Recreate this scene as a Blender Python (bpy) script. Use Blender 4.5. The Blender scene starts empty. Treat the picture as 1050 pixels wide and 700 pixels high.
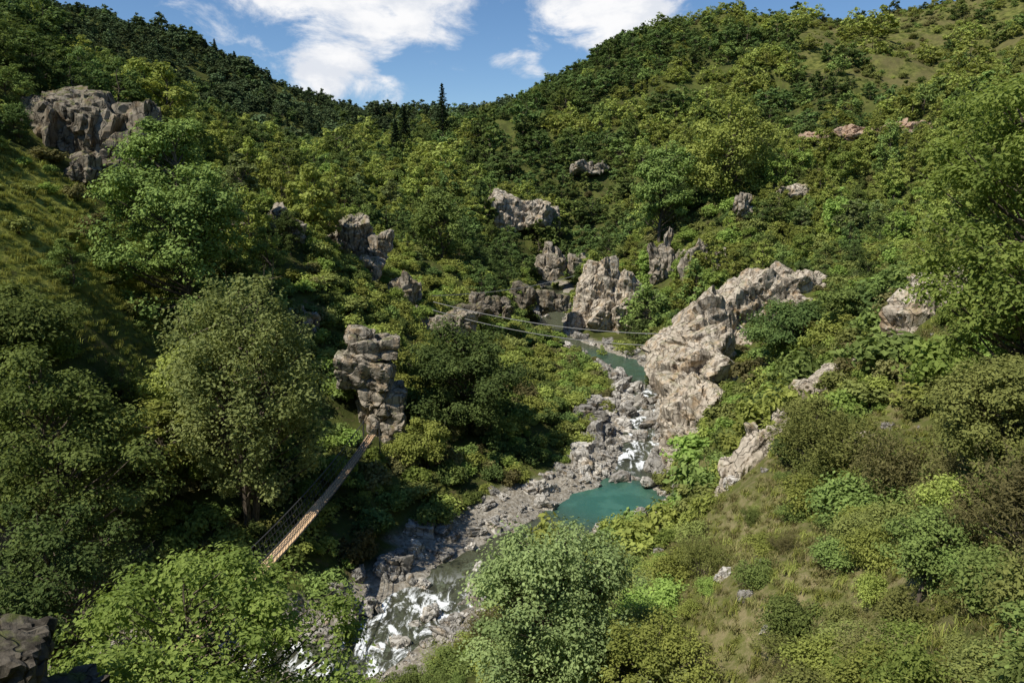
import bpy, bmesh, math, time
import numpy as np
from mathutils import Vector, Matrix, Euler
T0=time.time()
rng=np.random.default_rng(11)
scene=bpy.context.scene
COL=scene.collection

# ---------------------------------------------------------------- numeric noise
def hsh(ix,iy,iz,seed):
    h=((ix*73856093)^(iy*19349663)^(iz*83492791)^(seed*97531+1013))&0xffffffff
    h=((h^(h>>13))*1274126177)&0xffffffff
    h=h^(h>>16)
    h=((h&0xffffffff)*668265263)&0xffffffff
    return ((h^(h>>15))&0xffffff)/16777215.0
def vnoise(P,seed=0):
    i=np.floor(P).astype(np.int64); f=P-i; f=f*f*(3-2*f)
    r=0
    for a in (0,1):
        wx=f[:,0] if a else 1-f[:,0]
        for b in (0,1):
            wy=f[:,1] if b else 1-f[:,1]
            for c in (0,1):
                wz=f[:,2] if c else 1-f[:,2]
                r=r+wx*wy*wz*hsh(i[:,0]+a,i[:,1]+b,i[:,2]+c,seed)
    return r*2-1
def fbm(P,seed=0,o=4):
    r=0;a=.5
    for k in range(o):
        r=r+a*vnoise(P*(2.03**k)+k*17.3,seed+k); a*=.5
    return r
def fbm2(x,y,s,seed=0,o=4):
    return fbm(np.stack([x/s,y/s,np.zeros_like(x)],1),seed,o)
def worley(P,seed):
    i=np.floor(P).astype(np.int64)
    f1=np.full(len(P),9.);f2=np.full(len(P),9.);idv=np.zeros(len(P))
    for a in (-1,0,1):
        for b in (-1,0,1):
            for c in (-1,0,1):
                j0=i[:,0]+a;j1=i[:,1]+b;j2=i[:,2]+c
                q=np.stack([j0+hsh(j0,j1,j2,seed),j1+hsh(j0,j1,j2,seed+1),j2+hsh(j0,j1,j2,seed+2)],1)
                d=np.linalg.norm(P-q,axis=1)
                v=hsh(j0,j1,j2,seed+3)
                n=d<f1
                f2=np.where(n,f1,np.minimum(f2,d)); idv=np.where(n,v,idv); f1=np.where(n,d,f1)
    return f1,f2,idv
def sm(x,a,b):
    t=np.clip((x-a)/(b-a),0,1); return t*t*(3-2*t)
def polyd(x,y,P):
    best=np.full(np.shape(x),1e9)
    for (ax,ay),(bx,by) in zip(P[:-1],P[1:]):
        dx,dy=bx-ax,by-ay;t=np.clip(((x-ax)*dx+(y-ay)*dy)/(dx*dx+dy*dy),0,1)
        best=np.minimum(best,np.hypot(x-ax-t*dx,y-ay-t*dy))
    return best

# ---------------------------------------------------------------- river course (x,y,z,halfwidth)
RP=np.array([(-75,28,-3,4),(-48,36,-2,3.8),(-30,41,-1.2,3.5),(-18,45,-.5,3.4),(-10,49,-.2,3.2),(-6,55,0,2.8),(-2,61,.2,2.4),
 (3.5,67,.3,2.6),(9.3,72,.35,4.5),(12.8,79,.5,2.6),(14.8,88,1,1.8),(17,98,1.4,1.8),(19,110,1.8,2.0),(19.5,122,2.4,3.0),
 (16,132,2.8,3.2),(11,142,3.2,2.5),(8,152,4,2.6),(9.5,175,5,2.6),(11,205,7,2.6)],float)
def catmull(P,n=3):
    out=[]
    Q=np.vstack([2*P[0]-P[1],P,2*P[-1]-P[-2]])
    for k in range(1,len(Q)-2):
        for t in np.arange(n)/n:
            a,b,c,d=Q[k-1],Q[k],Q[k+1],Q[k+2]
            out.append(.5*((2*b)+(-a+c)*t+(2*a-5*b+4*c-d)*t*t+(-a+3*b-3*c+d)*t**3))
    out.append(P[-1]); return np.array(out)
RC=catmull(RP)
def river(x,y):
    best=np.full(x.shape,1e9);z=np.zeros(x.shape);hw=np.zeros(x.shape);side=np.zeros(x.shape)
    for k in range(len(RC)-1):
        a=RC[k];b=RC[k+1];dx,dy=b[0]-a[0],b[1]-a[1];L=dx*dx+dy*dy
        t=np.clip(((x-a[0])*dx+(y-a[1])*dy)/L,0,1)
        ex=x-a[0]-t*dx;ey=y-a[1]-t*dy;d=np.hypot(ex,ey)
        m=d<best
        best=np.where(m,d,best);z=np.where(m,a[2]+t*(b[2]-a[2]),z);hw=np.where(m,a[3]+t*(b[3]-a[3]),hw)
        side=np.where(m,np.sign(dx*ey-dy*ex),side)
    hw=hw*(1+.35*fbm2(x,y,3.5,61,3))
    return best,z,hw,side

# ---------------------------------------------------------------- terrain control heights
CP=[(0,0,28.3),(-10,-5,28),(15,-5,34),(0,-40,45),(60,-60,75),(-60,-60,40),(0,9,19.5),(9,12,20.8),(4,20,12.5),(6.8,28,9.5),(12,32,12.5),
(13.2,26,15),(16.6,24,19),(14.8,50,10),(24.3,62,13.8),(31,60,20),(1.5,32,5.5),(22,40,15),(30,35,22),(45,60,29),(52,80,27),(42,80,20),(30,82,12.5),
(60,110,22),(48,140,17),(33,112,13.5),(40,107,14),(25,107,6),(24,92,5),(17,72,3.5),(14,60,4.5),(10,52,4.3),(7.3,42,6),(0,46,2.2),(-4,36,3),
(-8,25,6.5),(-17,28,7.5),(-14,19,14),(-25,30,5),(-40,10,18),(-60,20,14),(-27,55,7),(-18,58,3.8),(-14,69,5.5),(-14.5,77,6),(-8,80,4.5),(-4,70,1.6),
(1,80,1.8),(-2,93,5.5),(9.6,100,3),(-3.3,108,7.5),(-10.8,115,12),(0,150,11),(2,130,8),(-22,120,19),(-31,105,25),(-22,85,14.5),(-54,100,37),
(-42,72,26.5),(-38,60,21),(-35,80,18.5),(-30,70,13),(-24,72,9),(-60,50,30),(-60,75,38),(-62,102,44),(-75,115,50),(-95,130,62),(-110,60,52),
(-46,170,33),(-66,170,41),(-24,190,27),(-36,140,27),(-6,200,22),(12,216,14),(10,235,26),(29,250,38),(-1,224,24),(39,180,25),(32,165,14),(41,152,15),(47,162,24),(59,167,28),(79,200,41),(95,205,42),
(70,150,25),(90,150,33),(125,280,74),(169,300,82),(204,330,106),(48,350,88),(94,350,106),(70,340,97),(24,322,72),(2,300,57),(-31,300,48),(60,260,50),(20,270,44),(0,260,37),
(-40,260,37),(-60,230,40),(-193,500,118),(-262,500,140),(-117,500,80),(-155,500,99),(-60,450,60),(-150,300,57),(-100,300,47),(-90,400,60),(-193,700,90),(0,430,62),
(100,500,108),(250,450,125),(350,300,160),(300,100,120),(150,100,62),(100,60,52),(110,110,45),(120,180,50),(200,0,95),(-200,100,85),(-300,300,115),(-380,600,130),(-500,0,120),
(0,950,60),(500,950,120),(-600,950,120),(620,0,200),(-300,-60,90),(300,-60,150),(150,230,62),(0,-90,60)]
CP=np.array(CP,float)
rr=RC[::2]
CP=np.vstack([CP,np.stack([rr[:,0],rr[:,1],rr[:,2]+.3],1)])
c2=36.0
def kern(ax,ay,bx,by): return -np.sqrt((ax-bx)**2+(ay-by)**2+c2)
n=len(CP)
A=np.zeros((n+3,n+3));A[:n,:n]=kern(CP[:,0][:,None],CP[:,1][:,None],CP[:,0][None],CP[:,1][None])
A[:n,:n]-=np.eye(n)*0.15
A[:n,n]=1;A[:n,n+1]=CP[:,0];A[:n,n+2]=CP[:,1];A[n:,:n]=A[:n,n:].T
W=np.linalg.solve(A,np.concatenate([CP[:,2],[0,0,0]]))
def rbf(x,y):
    r=W[n]+W[n+1]*x+W[n+2]*y
    for k in range(n): r=r+W[k]*kern(x,y,CP[k,0],CP[k,1])
    return r
def H(x,y,full=False):
    x=np.asarray(x,float).ravel();y=np.asarray(y,float).ravel()
    b=rbf(x,y)
    far=sm(y,130,320)
    b=b+fbm2(x,y,9,3,4)*1.9*(1-.2*far)*sm(np.hypot(x,y),4,25)+fbm2(x,y,38,9,3)*9*far
    rid=1-2*np.abs(fbm2(x,y,24,19,4))
    b=b+(rid-.55)*3.6*sm(y,70,150)*(1-.2*far)
    d,zr,hw,side=river(x,y)
    gw=np.where((side>0)&(y>61)&(y<104),4.0,np.where(y<61,2.4,1.2))+fbm2(x,y,6,21,2)*2.2
    gw=np.clip(gw,.2,7)
    prof=np.where(d<hw,zr-.8*(1-(d/hw)**2),zr+(d-hw)*.2)+fbm2(x,y,2.2,5,3)*.5
    w=sm(d,hw+gw,hw+gw+4.0)
    b=np.maximum(b,zr+.6)*w+prof*(1-w)
    if full: return b,d,zr,hw,gw,side
    return b
def h1(x,y): return float(H([x],[y])[0])

# ---------------------------------------------------------------- node helpers
def newmat(name):
    m=bpy.data.materials.new(name);m.use_nodes=True
    nt=m.node_tree;nt.nodes.clear();return m,nt
class N:
    def __init__(s,nt): s.nt=nt
    def __call__(s,t,**k):
        nd=s.nt.nodes.new(t)
        for a,v in k.items():
            if a.startswith('i_'):
                key=a[2:];key=int(key) if key.isdigit() else key.replace('_',' ')
                s.set(nd.inputs[key],v)
            else: setattr(nd,a,v)
        return nd
    def set(s,sock,v):
        if isinstance(v,bpy.types.NodeSocket): s.nt.links.new(v,sock)
        else: sock.default_value=v
    def math(s,op,a,b=0.,clamp=False):
        nd=s.nt.nodes.new('ShaderNodeMath');nd.operation=op;nd.use_clamp=clamp
        s.set(nd.inputs[0],a);s.set(nd.inputs[1],b);return nd.outputs[0]
    def mix(s,f,a,b,bt='MIX'):
        nd=s.nt.nodes.new('ShaderNodeMix');nd.data_type='RGBA';nd.blend_type=bt
        s.set(nd.inputs[0],f);s.set(nd.inputs[6],a if isinstance(a,bpy.types.NodeSocket) else (*a,1));s.set(nd.inputs[7],b if isinstance(b,bpy.types.NodeSocket) else (*b,1))
        return nd.outputs[2]
    def mr(s,v,a,b,c=0.,d=1.):
        nd=s.nt.nodes.new('ShaderNodeMapRange');nd.interpolation_type='SMOOTHSTEP'
        for i,q in enumerate((v,a,b,c,d)): s.set(nd.inputs[i],q)
        return nd.outputs[0]
    def noise(s,vec,scale,detail=4,rough=.55,dist=0):
        nd=s.nt.nodes.new('ShaderNodeTexNoise');s.set(nd.inputs['Vector'],vec)
        nd.inputs['Scale'].default_value=scale;nd.inputs['Detail'].default_value=detail;nd.inputs['Roughness'].default_value=rough;nd.inputs['Distortion'].default_value=dist
        return nd.outputs[0]
    def attr(s,name):
        nd=s.nt.nodes.new('ShaderNodeAttribute');nd.attribute_name=name;return nd.outputs['Fac']

def leaf_mat(name,c1,c2,trans=.25,var=.6,k=2.7):
    c1=tuple(q*k*.75 for q in c1);c2=tuple(q*k for q in c2)
    m,nt=newmat(name);g=N(nt)
    lv=g.attr('lv');rnd=g('ShaderNodeObjectInfo').outputs['Random']
    f=g.math('ADD',g.math('MULTIPLY',lv,.8),g.math('MULTIPLY',rnd,.2),clamp=True)
    c=g.mix(f,c1,c2)
    val=g.math('ADD',1-var/2,g.math('MULTIPLY',rnd,var))
    hs=g('ShaderNodeHueSaturation');g.set(hs.inputs['Color'],c);g.set(hs.inputs['Value'],val);hs.inputs['Saturation'].default_value=.9
    g.set(hs.inputs['Hue'],g.math('ADD',.466,g.math('MULTIPLY',rnd,.03)))
    p=g('ShaderNodeBsdfDiffuse',i_Color=hs.outputs[0])
    tc=g.mix(.5,hs.outputs[0],(c2[0]*1.3,c2[1]*1.15,c2[2]*.8))
    t=g('ShaderNodeBsdfTranslucent',i_Color=tc)
    mx=g('ShaderNodeMixShader',i_0=trans);g.set(mx.inputs[1],p.outputs[0]);g.set(mx.inputs[2],t.outputs[0])
    o=g('ShaderNodeOutputMaterial');g.set(o.inputs[0],mx.outputs[0]);return m
def bark_mat(name,c1,c2):
    m,nt=newmat(name);g=N(nt)
    tc=g('ShaderNodeTexCoord').outputs['Object']
    mp=g('ShaderNodeMapping');g.set(mp.inputs[0],tc);mp.inputs['Scale'].default_value=(6,6,1.2)
    nz=g.noise(mp.outputs[0],1.5,3)
    c=g.mix(g.mr(nz,.3,.7),c1,c2)
    p=g('ShaderNodeBsdfDiffuse',i_Color=c)
    o=g('ShaderNodeOutputMaterial');g.set(o.inputs[0],p.outputs[0]);return m
def rock_mat(name,cl,cm,cd,moss=.5,scale=1.,rv=0.):
    m,nt=newmat(name);g=N(nt)
    tc=g('ShaderNodeTexCoord').outputs['Object']
    geo=g('ShaderNodeNewGeometry');nzc=g('ShaderNodeSeparateXYZ',i_0=geo.outputs['Normal']).outputs[2]
    n1=g.noise(tc,.45*scale,6,.6,.6);n2=g.noise(tc,3.5*scale,8,.65)
    mp=g('ShaderNodeMapping');g.set(mp.inputs[0],tc);mp.inputs['Scale'].default_value=(1.2*scale,1.2*scale,.22*scale);mp.inputs['Rotation'].default_value=(.25,.2,0)
    n3=g.noise(mp.outputs[0],1.4,7,.62)
    vo=g('ShaderNodeTexVoronoi',feature='DISTANCE_TO_EDGE');wv=g('ShaderNodeVectorMath',operation='ADD')
    nn=g('ShaderNodeTexNoise');g.set(nn.inputs['Vector'],tc);nn.inputs['Scale'].default_value=1.3*scale
    g.set(wv.inputs[0],tc);g.set(wv.inputs[1],nn.outputs['Color']);g.set(vo.inputs['Vector'],wv.outputs[0]);vo.inputs['Scale'].default_value=.6*scale
    crack=g.mr(vo.outputs[0],0.,.04)
    c=g.mix(g.mr(n1,.35,.65),cm,cl)
    c=g.mix(g.mr(n3,.48,.63,0,.9),c,cd)
    c=g.mix(g.mr(n2,.52,.75,0,.6),c,(cl[0]*1.15,cl[1]*1.13,cl[2]*1.08))
    c=g.mix(g.mr(n2,.5,.28,0,.55),c,cd)
    c=g.mix(g.mr(g.noise(tc,.8*scale,3,.5),.52,.68,0,.5),c,(cm[0]*1.2,cm[1]*.95,cm[2]*.65))
    c=g.mix(g.math('MULTIPLY',g.math('SUBTRACT',1.,crack),.7),c,(cd[0]*.35,cd[1]*.35,cd[2]*.35))
    ms=g.math('MULTIPLY',g.mr(nzc,.45,.8),g.mr(g.noise(tc,.9*scale,5),.48,.6,0,moss))
    c=g.mix(ms,c,(.11,.12,.035))
    if rv:
        rnd=g('ShaderNodeObjectInfo').outputs['Random'];h=g('ShaderNodeHueSaturation');g.set(h.inputs['Color'],c);g.set(h.inputs['Value'],g.math('ADD',1.1-rv,g.math('MULTIPLY',rnd,rv)));c=h.outputs[0]
    hgt=g.math('ADD',g.math('ADD',g.math('MULTIPLY',n2,.35),g.math('MULTIPLY',n3,.5)),g.math('MULTIPLY',crack,.3))
    b=g('ShaderNodeBump',i_Strength=.9,i_Distance=.28/scale,i_Height=hgt)
    p=g('ShaderNodeBsdfPrincipled',i_Base_Color=c,i_Roughness=.9,i_Normal=b.outputs[0])
    p.inputs['Specular IOR Level'].default_value=.15
    o=g('ShaderNodeOutputMaterial');g.set(o.inputs[0],p.outputs[0]);return m
def plain_mat(name,c,rough=.6,metal=0,nscale=6,amt=.35):
    m,nt=newmat(name);g=N(nt)
    tc=g('ShaderNodeTexCoord').outputs['Object'];nz=g.noise(tc,nscale,5)
    cc=g.mix(g.mr(nz,.3,.7),tuple(q*(1-amt) for q in c),tuple(min(1,q*(1+amt)) for q in c))
    p=g('ShaderNodeBsdfPrincipled',i_Base_Color=cc,i_Roughness=rough,i_Metallic=metal)
    o=g('ShaderNodeOutputMaterial');g.set(o.inputs[0],p.outputs[0]);return m

L_mid=leaf_mat('leaf_mid_green',(.034,.060,.013),(.094,.136,.028))
L_dark=leaf_mat('leaf_dark_green',(.020,.040,.011),(.060,.095,.022))
L_yel=leaf_mat('leaf_yellow_green',(.066,.093,.015),(.150,.182,.032),.3)
L_fresh=leaf_mat('leaf_fresh_green',(.055,.10,.016),(.128,.185,.032),.35)
L_grey=leaf_mat('leaf_silver_green',(.048,.075,.024),(.122,.160,.052),.3)
L_ash=leaf_mat('leaf_pale_ash',(.060,.088,.024),(.148,.182,.055),.35)
L_olive=leaf_mat('leaf_olive',(.050,.066,.015),(.112,.132,.030))
L_brown=leaf_mat('leaf_heath_brown',(.050,.053,.018),(.112,.110,.034))
L_con=leaf_mat('needle_green',(.010,.022,.010),(.024,.045,.018),.1,k=2.2)
L_blue=leaf_mat('leaf_far_green',(.020,.038,.015),(.054,.078,.030),.15,k=2.4)  # cooler, darker tint on far trees stands in for distance haze
G_grass=leaf_mat('grass_blade',(.06,.08,.018),(.18,.165,.055),.3,k=2.)
G_green=leaf_mat('grass_blade_green',(.07,.10,.015),(.16,.175,.032),.3,k=2.3)
BARK=bark_mat('bark_grey',(.06,.048,.036),(.19,.155,.12))
R_pale=rock_mat('rock_pale',(.60,.525,.42),(.42,.355,.275),(.145,.115,.085),.4)
R_grey=rock_mat('rock_grey',(.46,.40,.32),(.31,.265,.205),(.09,.075,.057),.6)
R_dark=rock_mat('rock_dark',(.30,.26,.20),(.19,.16,.12),(.06,.048,.035),.9)
R_vdark=rock_mat('rock_shade_tone_mossy',(.15,.13,.10),(.095,.08,.06),(.03,.025,.018),1.)  # darker copy of rock_dark: shade put into the colour, plus moss on top
R_red=rock_mat('rock_reddish',(.54,.40,.30),(.42,.29,.20),(.2,.13,.085),.4)
R_river=rock_mat('river_stone',(.66,.62,.555),(.44,.405,.35),(.19,.165,.13),.0,1.6,.6)

# ---------------------------------------------------------------- mesh helpers
def build(name,V,F,mats,mi=None,lv=None,smooth=False,extra=None,link=True):
    V=np.asarray(V,np.float32);F=np.asarray(F,np.int32);k=F.shape[1]
    me=bpy.data.meshes.new(name)
    me.vertices.add(len(V));me.vertices.foreach_set('co',V.ravel())
    me.loops.add(F.size);me.loops.foreach_set('vertex_index',F.ravel())
    me.polygons.add(len(F));me.polygons.foreach_set('loop_start',np.arange(0,F.size,k,dtype=np.int32))
    for m in mats: me.materials.append(m)
    if mi is not None: me.polygons.foreach_set('material_index',np.asarray(mi,np.int32))
    me.polygons.foreach_set('use_smooth',np.full(len(F),smooth))
    if lv is not None:
        a=me.attributes.new('lv','FLOAT','FACE');a.data.foreach_set('value',np.asarray(lv,np.float32))
    if extra:
        for kx,v in extra.items():
            a=me.attributes.new(kx,'FLOAT','POINT');a.data.foreach_set('value',np.asarray(v,np.float32))
    me.update();me.validate()
    o=bpy.data.objects.new(name,me)
    if link: COL.objects.link(o)
    return o
def nrm(a): return a/np.maximum(np.linalg.norm(a,axis=-1,keepdims=True),1e-9)
def leaves(C,Nn,size,r,asp=.6):
    n=len(C);Nn=nrm(Nn);t=nrm(np.cross(Nn,r.normal(size=(n,3))));b=np.cross(Nn,t)
    s=size[:,None];a=asp
    fold=Nn*s*.18
    V=np.stack([C-t*s,C+b*s*a+fold,C+t*s,C-b*s*a+fold],1).reshape(-1,3)
    F=np.arange(4*n).reshape(-1,4);return V,F
def tube(pts,rad,k=5):
    pts=np.array(pts,float);m=len(pts);V=[];F=[]
    for i in range(m):
        d=pts[min(i+1,m-1)]-pts[max(i-1,0)];d=d/(np.linalg.norm(d)+1e-9)
        u=np.cross(d,[.31,.95,.02] if abs(d[1])<.9 else [1,0,0]);u/=np.linalg.norm(u);w=np.cross(d,u)
        for j in range(k):
            a=2*math.pi*j/k;V.append(pts[i]+rad[i]*(math.cos(a)*u+math.sin(a)*w))
    for i in range(m-1):
        for j in range(k): F.append((i*k+j,i*k+(j+1)%k,(i+1)*k+(j+1)%k,(i+1)*k+j))
    return np.array(V),np.array(F)
def merge(parts):
    V=[];F=[];MI=[];LV=[];o=0
    for v,f,mi,lv in parts:
        V.append(v);F.append(f+o);o+=len(v)
        MI.append(np.full(len(f),mi));LV.append(lv if lv is not None else np.full(len(f),.5))
    return np.vstack(V),np.vstack(F),np.concatenate(MI),np.concatenate(LV)
def make_tree(name,Ht,R,leafm,seed,nl=9000,leaf=.25,ncl=60,base=.25,flat=.65,wisp=0,trunks=1,link=False,lean=(0,0),clr=.30,snag=0):
    r=np.random.default_rng(seed);parts=[]
    zb=Ht*base;cz=(zb+Ht)/2;ch=(Ht-zb)/2
    tips=[]
    lump=r.normal(size=(9,3));lump=nrm(lump);la=r.uniform(-.38,.32,9)
    for t in range(trunks):
        off=np.array([r.normal()*.25*(trunks>1),r.normal()*.25*(trunks>1),0])
        pp=[off+np.array([0,0,-.6])]
        top=np.array([lean[0]+r.normal()*.08*R+ (r.normal()*R*.35 if trunks>1 else 0),lean[1]+r.normal()*.08*R+(r.normal()*R*.35 if trunks>1 else 0),Ht*.88])
        for q in (.2,.4,.6,.8,1.): pp.append(off*(1-q)+top*q+np.array([r.normal(),r.normal(),0])*.03*Ht*(q<1))
        r0=Ht*.012+.04
        v,f=tube(pp,[r0*1.3,r0,r0*.8,r0*.55,r0*.3,r0*.1],6);parts.append((v,f,1,None));tips.append(np.array(pp))
    for t in range(snag):
        a=r.uniform(0,6.28);b0=np.array([0,0,Ht*.55]);e=np.array([math.cos(a)*R*.5,math.sin(a)*R*.5,Ht*r.uniform(.98,1.12)])
        v,f=tube([b0,(b0+e)/2+r.normal(size=3)*.3,e],[.07,.05,.015],4);parts.append((v,f,1,None))
        for q in range(5):
            s0=b0+(e-b0)*r.uniform(.5,.95);v,f=tube([s0,s0+r.normal(size=3)*np.array([.7,.7,.5])+np.array([0,0,.5])],[.03,.01],3);parts.append((v,f,1,None))
    C=[];
    for k in range(ncl):
        d=nrm(r.normal(size=3));q=r.uniform(.15,1)**.45
        rad=1+sum(a*max(0,d@l)**3 for a,l in zip(la,lump))
        p=np.array([d[0]*R,d[1]*R,d[2]*ch])*q*rad
        tz=p[2]/ch
        p[:2]*=(1-.25*max(0,tz))
        p+=np.array([lean[0]*(.5+.5*tz),lean[1]*(.5+.5*tz),cz]);C.append(p)
    C=np.array(C)
    per=int(nl/ncl)
    for k,c in enumerate(C):
        tp=tips[r.integers(len(tips))]
        zz=np.clip(c[2]-.35*np.linalg.norm(c[:2])-.08*Ht,Ht*.12,Ht*.8)
        st=np.array([np.interp(zz,tp[:,2],tp[:,i]) for i in range(3)])
        mid=(st+c)/2+np.array([0,0,-.06*np.linalg.norm(c-st)])+r.normal(size=3)*.03*R
        rb=.003*Ht*r.uniform(.7,1.3)+.008
        v,f=tube([st,mid,c,c+(c-mid)*.25],[rb*1.3,rb,rb*.5,rb*.15],4);parts.append((v,f,1,None))
        cr=R*clr*r.uniform(.55,1.3)
        m=int(per*r.uniform(.6,1.4))
        d=nrm(r.normal(size=(m,3)));rad=r.uniform(0,1,m)**.5*r.uniform(.8,1.25,m)
        ax=nrm(c-np.array([0,0,zb]))
        P=d*rad[:,None]*cr*np.array([1,1,flat])
        if wisp:
            sp=nrm(ax[None]*1.+np.array([0,0,.9])+r.normal(size=(7,3))*.55)
            si=r.integers(7,size=m);al=r.uniform(0,1,m)
            P=P*.5+sp[si]*(al*cr*wisp)[:,None]+r.normal(size=(m,3))*cr*.1
        lumpn=fbm(P*(1.3/cr)+k*3.1,seed)
        keep=lumpn>-.22
        P=P[keep];d=d[keep];m=len(P)
        if m<3: continue
        Nn=d*.75+np.array([0,0,.6])+r.normal(size=(m,3))*.45+ax*.25
        s=leaf*r.uniform(.6,1.4,m)
        v,f=leaves(P+c,Nn,s*.5,r)
        lv=np.clip(r.uniform(.05,.95)*.65+r.uniform(0,1,m)*.35,0,1)
        parts.append((v,f,0,lv))
    V,F,MI,LV=merge(parts)
    return build(name,V,F,[leafm,BARK],MI,LV,link=link)
def make_shrub(name,R,Ht,leafm,seed,nl=1500,leaf=.16,ncl=14,spike=0,link=False):
    r=np.random.default_rng(seed);parts=[]
    for k in range(ncl):
        a=r.uniform(0,2*math.pi);q=r.uniform(0,1)**.6
        c=np.array([math.cos(a)*R*q*.8,math.sin(a)*R*q*.8,Ht*(.2+.65*r.uniform()*(1-.5*q*q))])
        v,f=tube([np.array([0,0,-.1]),c*.5+r.normal(size=3)*.05,c],[.025,.015,.006],3);parts.append((v,f,1,None))
        m=int(nl/ncl*r.uniform(.5,1.5));d=nrm(r.normal(size=(m,3)))
        cr=R*r.uniform(.22,.5)
        P=d*(r.uniform(0,1,m)**.5*r.uniform(.8,1.3,m))[:,None]*cr*np.array([1,1,.8])
        if spike: 
            sp=nrm(c*np.array([.6,.6,.2])+np.array([0,0,.8])+r.normal(size=(12,3))*.45);si=r.integers(12,size=m)
            P=P*.25+sp[si]*(r.uniform(0,1,m)*cr*1.9)[:,None]
        P=P+c;P[:,2]=np.maximum(P[:,2],.02)
        Nn=d*.75+np.array([0,0,.6])+r.normal(size=(m,3))*.5
        v,f=leaves(P,Nn,leaf*.5*r.uniform(.5,1.4,m),r,.35 if spike else .6)
        parts.append((v,f,0,np.clip(r.uniform(.05,.9)*.55+r.uniform(0,1,m)*.45,0,1)))
    V,F,MI,LV=merge(parts);return build(name,V,F,[leafm,BARK],MI,LV,link=link)
def make_conifer(name,Ht,R,seed,nl=2500,leaf=.5,link=False):
    r=np.random.default_rng(seed);parts=[]
    v,f=tube([(0,0,-.6),(0,0,Ht*.5),(0,0,Ht)],[Ht*.02,Ht*.012,.02],6);parts.append((v,f,1,None))
    nb=70
    for k in range(nb):
        q=(k/nb)**.9;z=Ht*(.1+.88*q);a=k*2.399;L=R*(1-q)**.85*r.uniform(.7,1.15)+.15
        e=np.array([math.cos(a)*L,math.sin(a)*L,z-.18*L])
        v,f=tube([(0,0,z),e],[.05,.01],4);parts.append((v,f,1,None))
        m=int(nl/nb*(1.6-1.3*q));t=r.uniform(.1,1,m)
        P=np.array([0,0,z])+(e-np.array([0,0,z]))*t[:,None]+r.normal(size=(m,3))*np.array([.22,.22,.16])*(.4+L*.25)
        v,f=leaves(P,np.array([0,0,1.])+r.normal(size=(m,3))*.5,leaf*.5*r.uniform(.6,1.3,m),r,.45);parts.append((v,f,0,r.uniform(0,1,m)))
    V,F,MI,LV=merge(parts);return build(name,V,F,[L_con,BARK],MI,LV,link=link)
def make_tuft(name,Ht,nb,mat,seed):
    r=np.random.default_rng(seed);VV=[];FF=[]
    for k in range(nb):
        a=r.uniform(0,6.283);q=r.uniform(0,.32);ang=r.uniform(0,6.283);b=np.array([math.cos(ang)*q,math.sin(ang)*q,-.03])
        h=Ht*r.uniform(.4,1.2);o=np.array([math.cos(a),math.sin(a),0])*h*r.uniform(.2,.9)
        w=np.array([-math.sin(a),math.cos(a),0])*.014
        tp=b+o+np.array([0,0,h*.7]);md=b+o*.4+np.array([0,0,h*.5]);i=len(VV)
        VV+=[b-w,b+w,md+w*.8,md-w*.8,tp-w*.2,tp+w*.2];FF+=[(i,i+1,i+2,i+3),(i+3,i+2,i+5,i+4)]
    lv=np.repeat(r.uniform(0,1,nb),2)
    return build(name,np.array(VV),np.array(FF),[mat],None,lv,link=False)

# ---------------------------------------------------------------- rocks
_ico={}
def ico(s):
    if s not in _ico:
        bm=bmesh.new();bmesh.ops.create_icosphere(bm,subdivisions=s,radius=1)
        V=np.array([v.co[:] for v in bm.verts]);F=np.array([[v.index for v in f.verts] for f in bm.faces]);bm.free();_ico[s]=(V,F)
    return _ico[s]
def saw(t): 
    f=t-np.floor(t);return np.where(f<.8,f/.8,(1-f)/.2)
def block(dims,rot,seed,sub=5,cell=1.6,off=.3):
    r=np.random.default_rng(seed);D,F=ico(sub);D=nrm(D)
    Nn=np.vstack([np.eye(3),-np.eye(3)])+r.normal(size=(6,3))*.15
    Nn=np.vstack([nrm(Nn),nrm(r.normal(size=(8,3)))]);hh=np.concatenate([r.uniform(.70,.92,6),r.uniform(.8,1.05,8)])
    dn=D@Nn.T;rr=np.min(np.where(dn>.05,hh/np.maximum(dn,.05),9),axis=1)
    P=D*np.minimum(rr,1.6)[:,None]*np.array(dims)/2
    M=np.array(Euler(rot).to_matrix());
    q=P/(cell*1.15)
    q=q*np.array([1.1,1.1,.6])+fbm(P*.8,seed)[:,None]*.12
    f1,f2,idv=worley(q+seed*3.7,seed)
    crk=1-sm(f2-f1,0,.08)
    out=nrm(P/ (np.array(dims)**2))
    n1=nrm(np.array([.25,.1,1.])+r.normal(size=3)*.15);n2=nrm(np.array([1.,.3,.15])+r.normal(size=3)*.25)
    wob=fbm(P*.4,seed+3,2)
    st=saw((P@n1)/(cell*.9)+wob*.7)*.15*cell
    jt=saw((P@n2)/(cell*1.4)+wob*.5)*.14*cell
    disp=(idv-.5)*off*cell*.9-crk*.18*cell+fbm(P*2.2,seed+5,4)*.06*cell+fbm(P*.35,seed+9,2)*.2*cell+st+jt-.15*cell
    P=P+out*disp[:,None]
    return P@M.T,F
def rock(name,loc,blocks,mat,sub=5,cell=1.6,off=.3,smooth=False):
    V=[];F=[];o=0
    for i,b in enumerate(blocks):
        v,f=block(b[3:6],b[6:9],int(abs(loc[0]*13+loc[1]*7))+i*31+1,sub,cell,off)
        V.append(v+np.array(b[:3]));F.append(f+o);o+=len(v)
    ob=build(name,np.vstack(V),np.vstack(F),[mat],smooth=smooth);ob.location=loc;return ob
EXC=[]
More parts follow.
